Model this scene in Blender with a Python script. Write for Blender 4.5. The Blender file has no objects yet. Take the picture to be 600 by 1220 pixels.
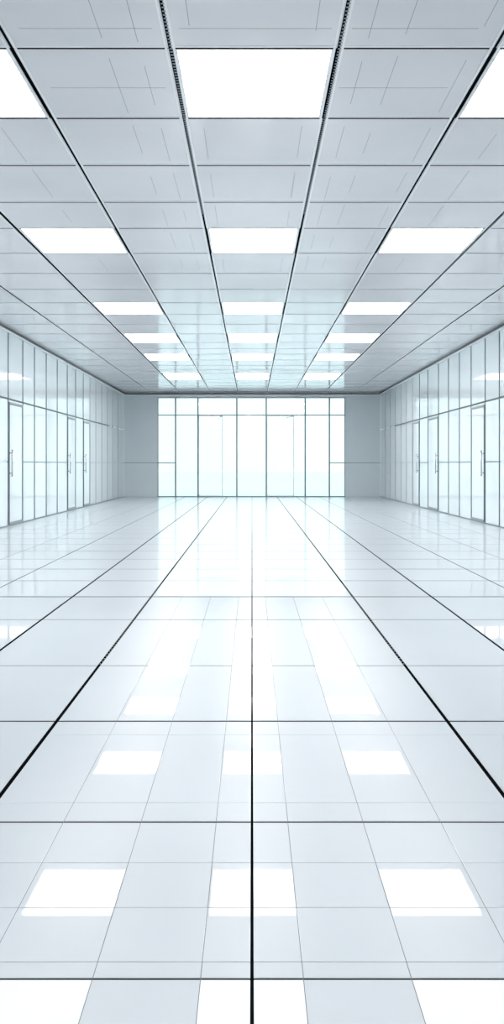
import bpy, bmesh, math, random
random.seed(4)
S = bpy.context.scene
COL = S.collection
F = 1000.0                      # focal length in pixels of the 600x1220 frame
EYE, HC = 1.5, 3.27             # camera above floor, ceiling above camera
TOP = EYE + HC
BACK = 1000/26.0                # depth of the end wall
HW = 5.885                      # half width of the hall
FRONT = -5.2                    # wall behind the camera

# ------------------------------------------------------------------ materials
def mat(name, col, rough=.4, metal=0, spec=.5, coat=0, emis=None, estr=0, mottle=0, scale=1.2, ior=1.5, wave=0):
    m = bpy.data.materials.new(name); m.use_nodes = True
    nt = m.node_tree; b = nt.nodes['Principled BSDF']
    b.inputs['Base Color'].default_value = (*col, 1)
    b.inputs['Roughness'].default_value = rough
    b.inputs['Metallic'].default_value = metal
    b.inputs['IOR'].default_value = ior
    b.inputs['Specular IOR Level'].default_value = spec
    b.inputs['Coat Weight'].default_value = coat
    b.inputs['Coat Roughness'].default_value = .02
    if emis:
        b.inputs['Emission Color'].default_value = (*emis, 1)
        b.inputs['Emission Strength'].default_value = estr
    tc = nt.nodes.new('ShaderNodeTexCoord')
    if mottle:
        n = nt.nodes.new('ShaderNodeTexNoise'); n.inputs['Scale'].default_value = scale
        n.inputs['Detail'].default_value = 3
        nt.links.new(tc.outputs['Object'], n.inputs['Vector'])
        r = nt.nodes.new('ShaderNodeValToRGB')
        r.color_ramp.elements[0].position = .3; r.color_ramp.elements[1].position = .7
        r.color_ramp.elements[0].color = (*[c*(1-mottle) for c in col], 1)
        r.color_ramp.elements[1].color = (*[min(1, c*(1+mottle)) for c in col], 1)
        nt.links.new(n.outputs['Fac'], r.inputs['Fac'])
        nt.links.new(r.outputs['Color'], b.inputs['Base Color'])
    if wave:
        n2 = nt.nodes.new('ShaderNodeTexNoise'); n2.inputs['Scale'].default_value = .8
        nt.links.new(tc.outputs['Object'], n2.inputs['Vector'])
        bp = nt.nodes.new('ShaderNodeBump'); bp.inputs['Strength'].default_value = wave
        bp.inputs['Distance'].default_value = .01
        nt.links.new(n2.outputs['Fac'], bp.inputs['Height'])
        nt.links.new(bp.outputs['Normal'], b.inputs['Normal'])
    return m
M = {}
M['tile']   = mat('polished_grey_tile', (.635,.68,.715), rough=.30, coat=.48, mottle=.03, scale=.5, ior=1.5, wave=.05)
M['reflection_tile'] = mat('painted_reflection_tile', (.95,.965,.98), rough=.3, coat=.42, mottle=.01, ior=1.5)  # white base colour stands in for ceiling lights reflected in the floor
M['black']  = mat('black_joint', (.004,.005,.006), rough=.8, spec=0, mottle=.1, scale=20)
M['joint']  = mat('grey_joint', (.16,.18,.20), rough=.6, mottle=.1, scale=20)
M['edge']   = mat('white_trim', (.9,.92,.94), rough=.25, mottle=.01)
M['panel']  = mat('lacquered_ceiling_panel', (.77,.77,.795), rough=.10, mottle=.05, scale=.6, ior=1.5, wave=.12)
M['score']  = mat('panel_score', (.22,.24,.27), rough=.5, mottle=.1, scale=9)
M['diff']   = mat('light_diffuser', (.95,.95,.95), rough=.4, emis=(1,.99,.985), estr=10)
M['glass_panel'] = mat('back_painted_glass', (.80,.865,.89), rough=.04, mottle=.02, scale=.4, ior=1.55, wave=.03)
M['steel']  = mat('grey_metal', (.20,.235,.26), rough=.3, metal=.6, mottle=.06, scale=8)
M['dark']   = mat('dark_metal', (.05,.06,.068), rough=.35, metal=.5, mottle=.1, scale=8)
M['chrome'] = mat('brushed_chrome', (.6,.62,.64), rough=.2, metal=1, mottle=.04, scale=30)
M['plaster']= mat('grey_plaster', (.68,.745,.775), rough=.35, mottle=.02, scale=.8)
M['frame']  = mat('window_frame_metal', (.27,.30,.32), rough=.4, metal=.2, mottle=.03, scale=5)
M['terrace']= mat('pale_terrace', (.9,.91,.92), rough=.7, mottle=.03, scale=2)
def glass():
    m = bpy.data.materials.new('clear_glass'); m.use_nodes = True
    nt = m.node_tree; nt.nodes.clear()
    o = nt.nodes.new('ShaderNodeOutputMaterial'); mx = nt.nodes.new('ShaderNodeMixShader')
    t = nt.nodes.new('ShaderNodeBsdfTransparent'); g = nt.nodes.new('ShaderNodeBsdfGlossy')
    t.inputs['Color'].default_value = (.95,.985,.99,1); g.inputs['Roughness'].default_value = .02
    fr = nt.nodes.new('ShaderNodeFresnel'); fr.inputs['IOR'].default_value = 1.45
    nt.links.new(fr.outputs[0], mx.inputs[0]); nt.links.new(t.outputs[0], mx.inputs[1])
    nt.links.new(g.outputs[0], mx.inputs[2]); nt.links.new(mx.outputs[0], o.inputs[0])
    return m
M['glass'] = glass()

# ------------------------------------------------------------------ helpers
class MB:
    """collects bevelled boxes and builds ONE mesh object"""
    def __init__(s): s.bm = bmesh.new(); s.mats = []
    def mi(s, m):
        if m not in s.mats: s.mats.append(m)
        return s.mats.index(m)
    def box(s, x0, x1, y0, y1, z0, z1, m, bev=0):
        i = s.mi(m)
        if bev:
            b = bmesh.new(); bmesh.ops.create_cube(b, size=1)
            for v in b.verts:
                v.co = ((x0+x1)/2+v.co.x*(x1-x0), (y0+y1)/2+v.co.y*(y1-y0), (z0+z1)/2+v.co.z*(z1-z0))
            bmesh.ops.bevel(b, geom=b.edges[:], offset=bev, segments=2, profile=.6, affect='EDGES')
            vs = [s.bm.verts.new(v.co) for v in b.verts]
            b.verts.index_update()
            for f in b.faces:
                nf = s.bm.faces.new([vs[v.index] for v in f.verts]); nf.material_index = i
            b.free()
        else:
            v = [s.bm.verts.new((x, y, z)) for x in (x0,x1) for y in (y0,y1) for z in (z0,z1)]
            for q in ((0,1,3,2),(4,6,7,5),(0,4,5,1),(2,3,7,6),(0,2,6,4),(1,5,7,3)):
                nf = s.bm.faces.new([v[k] for k in q]); nf.material_index = i
        return s
    def tube(s, pts, r, m, n=12):
        i = s.mi(m)
        from mathutils import Vector
        P = [Vector(p) for p in pts]; rings = []
        for k, p in enumerate(P):
            d = (P[min(k+1,len(P)-1)]-P[max(k-1,0)]).normalized()
            a = d.orthogonal().normalized() if k == 0 else (rings_a - d*rings_a.dot(d)).normalized()
            rings_a = a; c = d.cross(a)
            rings.append([s.bm.verts.new(p+(a*math.cos(t)+c*math.sin(t))*r) for t in [2*math.pi*j/n for j in range(n)]])
        for A, B in zip(rings, rings[1:]):
            for j in range(n):
                f = s.bm.faces.new((A[j],A[(j+1)%n],B[(j+1)%n],B[j])); f.material_index = i; f.smooth = True
        for R_ in (rings[0][::-1], rings[-1]):
            f = s.bm.faces.new(R_); f.material_index = i
        return s
    def build(s, name, parent=None, label=None, origin=None):
        bmesh.ops.recalc_face_normals(s.bm, faces=s.bm.faces[:])
        if origin:
            bmesh.ops.translate(s.bm, verts=s.bm.verts[:], vec=[-c for c in origin])
        me = bpy.data.meshes.new(name); s.bm.to_mesh(me); s.bm.free()
        for m in s.mats: me.materials.append(m)
        o = bpy.data.objects.new(name, me); COL.objects.link(o)
        if origin: o.location = origin
        if parent: o.parent = parent
        if label: o['label'] = label
        return o
def struct(o, label, cat):
    o['kind'] = 'structure'; o['label'] = label; o['category'] = cat; return o
def empty(name, loc=(0,0,0), rz=0):
    o = bpy.data.objects.new(name, None); COL.objects.link(o)
    o.location = loc; o.rotation_euler = (0,0,rz); o.empty_display_size = .2
    return o

# ------------------------------------------------------------------ floor
main_x = [0, 1.14, 2.03, 3.06, 3.96, 4.95]
xs = sorted(set([-x for x in main_x]+main_x))
gapx = {0:.010, 1.14:.022, 2.03:.024, 3.06:.018, 3.96:.012, 4.95:.010}
ys = [2.447, 3.52, 4.9, 6.25, 8.1, 9.5, 10.8, 12.0]
gapy = {2.447:.009, 3.52:.014, 4.9:.022, 6.25:.016, 8.1:.022, 9.5:.045}
y = 13.25
while y < BACK-.6: ys.append(round(y,3)); y += 1.22
yy = 1.1
while yy > FRONT+.3: ys.insert(0, yy); yy -= 1.25
X = [-HW]+xs+[HW]; Y = [FRONT]+ys+[BACK]
gx = lambda x: gapx.get(abs(x), 0)/2
gy = lambda y: gapy.get(y, .03 if 0<y<38 else 0)/2
fine_x = [-.79, -.465, -.15, .15, .465, .79]
fl = MB()
fl.box(-HW-.2, HW+.2, FRONT-.2, BACK+.3, -.25, -.002, M['black'])
for i in range(len(X)-1):
    for j in range(len(Y)-1):
        x0, x1 = X[i]+gx(X[i]), X[i+1]-gx(X[i+1])
        y0, y1 = Y[j]+gy(Y[j]), Y[j+1]-gy(Y[j+1])
        big = y0 < 9 
        bev = .0018
        cuts = [x0]+[c for c in fine_x if x0 < c < x1 and 1.0 < Y[j] < 8.2]+[x1]
        yc = [y0, y1]
        if abs(Y[j]-2.447) < .01 and abs(x0) < 1.3: yc = [y0, 2.53, 2.84, 3.16, y1]
        if abs(Y[j]-3.52) < .01 and abs(x0) < 1.3: yc = [y0, 3.72, 4.65, y1]
        for a, b in zip(cuts, cuts[1:]):
            for c, d in zip(yc, yc[1:]):
                a2 = a+(.0008 if a in fine_x else 0); b2 = b-(.0008 if b in fine_x else 0)
                c2 = c+(.0012 if c != y0 else 0); d2 = d-(.0012 if d != y1 else 0)
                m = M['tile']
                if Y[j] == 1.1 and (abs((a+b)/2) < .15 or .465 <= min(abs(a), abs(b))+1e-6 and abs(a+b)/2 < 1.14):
                    m = M['reflection_tile']  # patches of reflected light, painted as whiter tiles
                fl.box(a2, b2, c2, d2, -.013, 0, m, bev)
floor = struct(fl.build('floor'), 'polished pale grey tiled floor with black joints running to the windows', 'floor')
# light joint filler strips for the fine seams
fs = MB()
for c in fine_x: fs.box(c-.001, c+.001, 1.15, 8.05, -.0025, -.0006, M['joint'])
fs.build('joint_filler', floor, 'thin grey joint filler')
# little spacer clips sitting in the two wide long joints
cl = MB()
for sx in (-1.14, 1.14):
    y = 6.3
    while y < 10.5:
        cl.box(sx-.0045, sx+.0045, y, y+.02, -.004, -.0012, M['steel']); y += .085
cl.build('joint_clips', floor, 'grey spacer clips in the dark joints')

# ------------------------------------------------------------------ ceiling
lines = [-1.411, -1.0, -.577, -.197, .208, .583, 1.0, 1.411]
cx = [-HW]+[l*HC for l in lines]+[HW]
rows = [.00202,.002427,.00281,.003205,.00356,.00398,.0044,.0048,.0052,.0056,.0060,.00645,.0069,.00727,.00763,.00806,.0085,.0089,.00926,.0099,.0103,.0107,.0111,.01145]
pre = [.00162,.0012,.0008,.0004,0,-.0004,-.0008,-.0012]
cy = [FRONT]+[F*HC*r for r in reversed(pre)]+[F*HC*r for r in rows]+[BACK]
light_y = [F*HC*r for r in (.00202,.00356,.0052,.00645,.00763,.00926,0)]  # last row is out of view, added to brighten the near floor
light_cells = []
ce = MB(); RW = .014
ce.box(-HW-.2, HW+.2, FRONT-.2, BACK+.3, TOP+.05, TOP+.35, M['black'])
RW, CW = .0115, .006
def rwf(i): return 0 if i in (0, len(cx)-1) else (RW if 3 <= i <= 6 else .021)
for i in range(len(cx)-1):
    for j in range(len(cy)-1):
        lw, rw = rwf(i), rwf(i+1)
        x0, x1, y0, y1 = cx[i]+lw, cx[i+1]-rw, cy[j]+CW, cy[j+1]-CW
        if i in (2, 4, 6) and any(abs(cy[j]-l) < 1e-3 for l in light_y):
            light_cells.append((i, x0, x1, y0, y1)); continue
        ce.box(x0, x1, y0, y1, TOP, TOP+.03, M['panel'], .004)
ceiling = struct(ce.build('ceiling'), 'lacquered grey panel ceiling with dark rails and bright square lights', 'ceiling')
# long rails: black slot with white lips
for k, l in enumerate(lines):
    x = l*HC; r = MB(); RW = rwf(k+1)
    r.box(x-RW, x+RW, FRONT, BACK-.1, TOP+.003, TOP+.05, M['black'])
    for s_ in (-1, 1):
        a, b = sorted((x+s_*(RW+.001), x+s_*(RW+.020)))
        r.box(a, b, FRONT, BACK-.1, TOP-.005, TOP+.02, M['edge'], .0015)
    if k in (3, 4, 6):                              # perforated slot
        y = 5.6 if k != 6 else 10
        while y < (11 if k != 6 else 18):
            r.box(x-.004, x+RW-.001, y, y+.018, TOP-.001, TOP+.014, M['steel']); y += .05
    r.build('ceiling_rail', ceiling)
RW = .021
# cross rails
for y in cy[1:-1]:
    if y < 4: continue
    r = MB()
    for a, b in zip(cx, cx[1:]):
        a2 = a+RW+.021; b2 = b-RW-.021
        r.box(a2, b2, y-.016-(y>7)*.004, y+.004+(y>7)*.006, TOP-.003, TOP+.045, M['black'])
        r.box(a2, b2, y-.044, y-.021, TOP-.004, TOP+.02, M['edge'], .0015)
    r.build('cross_rail', ceiling)
# fine score lines on the panels
sc = MB()
for l in (-.745,-.352,-.27,-.143,.147,.273,.357,.53,.74):
    for j in range(len(cy)-1):
        if not (4 < cy[j] < 14): continue
        if abs(l) > .5 and l < 0 and any(abs(cy[j]-q) < 1e-3 for q in light_y): continue
        if (abs(l) < .2 or abs(l) > .58) and any(abs(cy[j]-q) < 1e-3 for q in light_y): continue
        a, b = cy[j], cy[j+1]; d = b-a; sk = random.uniform(.08, .3)
        sc.box(l*HC-.002, l*HC+.002, a+d*sk, b-d*random.uniform(.06,.3), TOP-.0012, TOP+.001, M['score'])
for a, b in ((-1.75,-.75),(.75,1.7)):
    for q in ((cy[9]+cy[10])/2+.02, cy[8]+1.0):
        sc.box(a, b, q, q+.004, TOP-.0012, TOP+.001, M['score'])
sc.box(-.55, .6, cy[8]+1.0, cy[8]+1.004, TOP-.0012, TOP+.001, M['score'])
sc.build('panel_score_lines', ceiling, 'thin faint grey score lines')

# ceiling lights -----------------------------------------------------------
colname = {2:'left', 4:'centre', 6:'right'}
order = {}
vis = sorted({c[3] for c in light_cells if c[3] > 5})
nth = ['nearest', 'second nearest', 'third nearest', 'fourth nearest', 'fifth nearest', 'farthest, closest to the end windows']
for (i, x0, x1, y0, y1) in light_cells:
    t = empty('ceiling_light', ((x0+x1)/2, (y0+y1)/2, TOP))
    w, d = (x1-x0)/2, (y1-y0)/2
    fr = MB(); bx_, by_ = .045, .012; g = .0205
    fr.box(-w+g, -w+bx_, -d, d, -.003, .03, M['edge'], .002)
    fr.box(w-bx_, w-g, -d, d, -.003, .03, M['edge'], .002)
    fr.box(-w+bx_, w-bx_, -d, -d+by_, -.003, .03, M['edge'], .002)
    fr.box(-w+bx_, w-bx_, d-by_, d, -.003, .03, M['edge'], .002)
    fr.build('frame', t)
    df = MB(); df.box(-w+bx_, w-bx_, -d+by_, d-by_, .002, .02, M['diff'])
    df.build('diffuser', t, 'glowing white diffuser')
    if y0 > 5:
        k = vis.index(y0)
        t['label'] = f'bright square ceiling light, {nth[k]} in the {colname[i]} column'
    else:
        t['label'] = f'added unseen fill light in the {colname[i]} column ' + ('above the camera' if y0 > 0 else 'behind the camera')
    t['category'] = 'ceiling light'; t['group'] = 'square ceiling lights'

# ------------------------------------------------------------------ side walls
RAIL, HEAD = 1.56, 3.08
def side_wall(sgn, stations, name, doors, dn):
    """panelled glass wall: backing + glass panels, mullions, rails"""
    X0 = sgn*HW
    def bx(mb, d0, d1, y0, y1, z0, z1, m, bev=0):      # d = distance from the wall plane into the room
        a, b = sorted((X0-sgn*d0, X0-sgn*d1)); mb.box(a, b, y0, y1, z0, z1, m, bev)
    w = MB(); bx(w, -.25, -.03, FRONT, BACK, 0, TOP, M['plaster'])
    ynear = stations[0]
    y = ynear
    while y > FRONT+1.3:                               # the stretch beside and behind the camera
        for z0, z1 in ((.03, RAIL-.01), (RAIL+.01, HEAD-.015), (HEAD+.015, TOP-.10)):
            bx(w, -.03, -.002, y-1.29, y-.01, z0, z1, M['glass_panel'])
        bx(w, -.03, .012, y-1.3-.012, y-1.3+.012, 0, TOP-.10, M['steel'])
        y -= 1.3
    wall = struct(w.build(name), f'{"left" if sgn<0 else "right"} wall of pale glass panels between thin grey mullions', 'wall')
    for a, b in zip(stations, stations[1:]+[BACK]):
        isdoor = any(abs(a-q) < .01 for q in doors)
        for z0, z1 in ((.03, RAIL-.012), (RAIL+.012, HEAD-.015), (HEAD+.015, TOP-.10)):
            if isdoor and z1 < HEAD: continue
            if b == BACK and z0 > HEAD and False: continue
            p = MB(); bx(p, -.03, -.002, a+.014, b-.014, z0, z1, M['glass_panel'], .002)
            p.build('glass_panel', wall)
    for k, a in enumerate(stations):
        m = MB(); wd = .022 if a < 30 else .012
        bx(m, -.03, .014 if a < 30 else .006, a-wd, a+wd, 0, TOP-.10, M['steel'], .003)
        bx(m, .001, .010, a+wd, a+wd+.016, 0.03, TOP-.10, M['edge'])
        m.build('mullion', wall)
    ends = stations+[BACK-.02]
    for a, b in zip(ends, ends[1:]):
        if any(abs(a-q) < .01 for q in doors): continue
        r = MB(); bx(r, -.03, .012, a+.024, b-.024, RAIL-.013, RAIL+.013, M['steel'], .002)
        r.build('middle_rail', wall)
    r = MB(); bx(r, -.03, .02, ynear-2, 34.6, HEAD-.018, HEAD+.018, M['dark'], .003); r.build('head_rail', wall, 'dark head rail')
    # cornice and skirting
    t = MB()
    bx(t, -.03, .07, FRONT, BACK-.13, TOP-.10, TOP-.07, M['edge'], .004)
    bx(t, -.03, .055, FRONT, BACK-.13, TOP-.07, TOP-.007, M['dark'])
    t.build('cornice', wall, 'dark cornice strip with a white lower edge')
    t = MB(); bx(t, -.02, .016, FRONT, BACK-.02, .0005, .03, M['steel'], .003)
    struct(t.build('baseboard_'+('left' if sgn<0 else 'right')), f'thin grey metal skirting along the {"left" if sgn<0 else "right"} glass wall', 'baseboard')
    # door
    nxt = dict(zip(stations, stations[1:]))
    for q_, door_y in enumerate(doors):
        a, b = door_y+.025, nxt[door_y]-.025
        d = MB(); bx(d, -.028, .004, a+.05, b-.05, .09, HEAD-.13, M['glass_panel'], .002)
        door = struct(d.build('door_%d' % (dn+q_)), f'{("nearest","middle","farthest")[q_]} pale glass door with chrome handle in the {"left" if sgn<0 else "right"} wall', 'door')
        f = MB()
        bx(f, -.03, .020, a, a+.05, .031, HEAD-.07, M['dark'], .003)
        bx(f, -.03, .020, b-.05, b, .031, HEAD-.07, M['frame'], .003)
        bx(f, -.03, .020, a+.05, b-.05, HEAD-.13, HEAD-.07, M['frame'], .003)
        bx(f, -.03, .020, a+.05, b-.05, .031, .09, M['frame'], .003)
        f.build('door_frame', door)
        top = MB(); bx(top, -.028, .002, a, b, HEAD-.068, HEAD-.02, M['glass_panel']); top.build('head_panel', door)
        h = MB(); hy = a+.025; hx = X0-sgn*.085
        z0, z1 = 1.20, 1.85
        h.tube([(hx,hy,z0),(hx,hy,z1)], .017, M['chrome'])
        for z in (z0+.08, z1-.08): h.tube([(X0-sgn*.018,hy,z),(hx,hy,z)], .011, M['chrome'])
        bx(h, .0205, .028, hy-.022, hy+.022, RAIL-.12, RAIL+.06, M['chrome'], .003)
        h.build('door_handle', door, 'chrome pull handle')
    return wall
LS = [20.27, 21.56, 22.72, 24.02, 25.37, 26.75, 28.02, 29.28, 30.5, 31.65, 32.9, 34.2, 35.5, 36.9]
RS = [19.98, 21.2, 22.55, 23.83, 25.15, 26.5, 28.1, 29.5, 30.8, 32.0, 33.2, 34.5, 35.8, 37.1]
side_wall(-1, LS, 'wall_left', [20.27, 26.75, 29.28], 1)
side_wall(1, RS, 'wall_right', [21.2, 26.5, 29.5], 4)

# ------------------------------------------------------------------ wall behind the camera
b = MB(); b.box(-HW, HW, FRONT-.2, FRONT, 0, TOP, M['plaster'])
struct(b.build('wall_front'), 'plain grey plaster wall behind the viewer', 'wall')

# ------------------------------------------------------------------ end wall with window front
px = lambda u: (u-300)/26.0
pz = lambda v: EYE+(553-v)/26.0
WX0, WX1 = px(187.5), px(411)
WT = pz(473.5)
b = MB()
for a, c in ((-HW, WX0), (WX1, HW)):
    b.box(a, c, BACK, BACK+.28, 0, RAIL-.012, M['plaster'], .004)
    b.box(a, c, BACK, BACK+.28, RAIL+.012, WT, M['plaster'], .004)
    b.box(a, c, BACK+.01, BACK+.27, RAIL-.012, RAIL+.012, M['steel'])
b.box(-HW, HW, BACK, BACK+.28, WT, TOP, M['plaster'])
back = struct(b.build('wall_back'), 'grey end wall with two piers flanking the tall windows', 'wall')
t = MB()
t.box(-HW+.02, HW-.02, BACK-.09, BACK-.001, TOP-.085, TOP-.045, M['dark'], .004)
t.box(-HW+.02, HW-.02, BACK-.12, BACK-.001, TOP-.135, TOP-.085, M['edge'], .004)
struct(t.build('trim_1'), 'dark and white cornice strip over the end windows', 'trim')
t = MB()
for a, c in ((-HW+.02, WX0), (WX1, HW-.02)):
    t.box(a, c, BACK-.015, BACK, .0005, .05, M['plaster'], .003)
struct(t.build('baseboard_back'), 'low grey skirting on the piers of the end wall', 'baseboard')

bays = [187.5, 208.8, 235.5, 281.9, 317, 363.5, 392.3, 411]
TR = pz(494.4)
DY0, DY1 = BACK+.06, BACK+.12
def frame_rect(mb, x0, x1, z0, z1, w, y0=DY0, y1=DY1, m=None):
    m = m or M['frame']
    mb.box(x0, x0+w, y0, y1, z0, z1, m, .003); mb.box(x1-w, x1, y0, y1, z0, z1, m, .003)
    mb.box(x0+w, x1-w, y0, y1, z1-w, z1, m, .003); mb.box(x0+w, x1-w, y0, y1, z0, z0+w, m, .003)
names = ['narrow far-left window bay with a mid-height transom', 'tall window bay second from the left of the end wall',
         'wide window bay left of centre holding the left glass door', 'tall central window bay of the end wall',
         'wide window bay right of centre holding the right glass door', 'tall window bay second from the right of the end wall',
         'narrow far-right window bay with a mid-height transom']
door_span = {2: (235.5, 265.0), 4: (317.0, 350.0)}
for k in range(7):
    x0, x1 = px(bays[k]), px(bays[k+1])
    W = .031
    f = MB(); frame_rect(f, x0+.001, x1-.001, .001, WT-.001, W)
    f.box(x0+W, x1-W, DY0, DY1, TR-.022, TR+.022, M['frame'], .003)
    if k in (0, 6): f.box(x0+W, x1-W, DY0, DY1, RAIL-.022, RAIL+.022, M['frame'], .003)
    win = struct(f.build('window_%d' % (k+1)), names[k], 'window')
    p = MB(); p.box(x0+W, x1-W, DY0+.024, DY0+.032, TR+.022, WT-.001-W, M['glass']); p.build('transom_pane', win)
    lo = .001+W
    if k in (0, 6):
        for z0, z1 in ((lo, RAIL-.022), (RAIL+.022, TR-.022)):
            p = MB(); p.box(x0+W, x1-W, DY0+.024, DY0+.032, z0, z1, M['glass']); p.build('pane', win)
    elif k in door_span:
        e = px(door_span[k][1])
        p = MB(); p.box(e+.002, x1-W, DY0+.024, DY0+.032, lo, TR-.022, M['glass']); p.build('pane', win)
        # glass door leaf
        a, c = x0+W+.004, e-.003; z0, z1 = lo+.004, TR-.03
        g = MB(); g.box(a+.028, c-.028, DY0+.022, DY0+.034, z0+.03, z1-.03, M['glass'])
        dr = struct(g.build('door_%d' % (7 if k == 2 else 8)),
                    ('left' if k == 2 else 'right')+' clear glass door set in the bright end windows', 'door')
        q = MB(); frame_rect(q, a, c, z0, z1, .024, DY0+.01, DY0+.046, M['edge'])
        q.box(c-.012, c+.002, DY0+.004, DY0+.05, z0, z1, M['frame'])
        q.build('door_frame', dr)
        q = MB(); q.tube([(c-.012,DY0-.05,.85),(c-.012,DY0-.05,1.25)], .009, M['edge'])
        for z in (.9, 1.2): q.tube([(c-.012,DY0+.01,z),(c-.012,DY0-.05,z)], .007, M['edge'])
        q.build('door_handle', dr, 'slim pale pull handle')
        q = MB(); q.tube([(c-.05,DY0-.06,z1-.02),(c-.2 if k==2 else c-.45,DY0-.02,z1-.16 if k==2 else z1-.13)], .012, M['frame'])
        q.box(c-.10, c-.02, DY0-.04, DY0+.01, z1-.05, z1-.005, M['frame'], .004)
        q.build('door_closer', dr, 'small grey closer arm')
    else:
        p = MB(); p.box(x0+W, x1-W, DY0+.024, DY0+.032, lo, TR-.022, M['glass']); p.build('pane', win)

g = MB(); g.box(-60, 60, BACK+.3, BACK+120, -.3, -.02, M['terrace'])
struct(g.build('ground'), 'pale open terrace beyond the end windows', 'ground')

# ------------------------------------------------------------------ daylight
w = bpy.data.worlds.new('sky'); S.world = w; w.use_nodes = True
nt = w.node_tree; bg = nt.nodes['Background']
tc = nt.nodes.new('ShaderNodeTexCoord'); n = nt.nodes.new('ShaderNodeTexNoise')
n.inputs['Scale'].default_value = 3
nt.links.new(tc.outputs['Generated'], n.inputs['Vector'])
r = nt.nodes.new('ShaderNodeValToRGB')
r.color_ramp.elements[0].position = .35; r.color_ramp.elements[1].position = .7
r.color_ramp.elements[0].color = (.71,.91,.94,1); r.color_ramp.elements[1].color = (.80,.95,.97,1)
nt.links.new(n.outputs['Fac'], r.inputs['Fac']); nt.links.new(r.outputs['Color'], bg.inputs['Color'])
bg.inputs['Strength'].default_value = 1.25

# ------------------------------------------------------------------ camera
cam = bpy.data.cameras.new('camera'); co = bpy.data.objects.new('camera', cam); COL.objects.link(co)
co.location = (0, 0, EYE); co.rotation_euler = (math.pi/2, 0, 0)
cam.sensor_fit = 'VERTICAL'; cam.sensor_height = 36; cam.sensor_width = 36*600/1220
cam.lens = 36*F/1220; cam.shift_y = -(610-553)/1220
cam.clip_end = 400
S.camera = co
S.view_settings.view_transform = 'Standard'; S.view_settings.look = 'None'
S.view_settings.gamma = 1; S.view_settings.use_curve_mapping = False
S.view_settings.exposure = 0.3
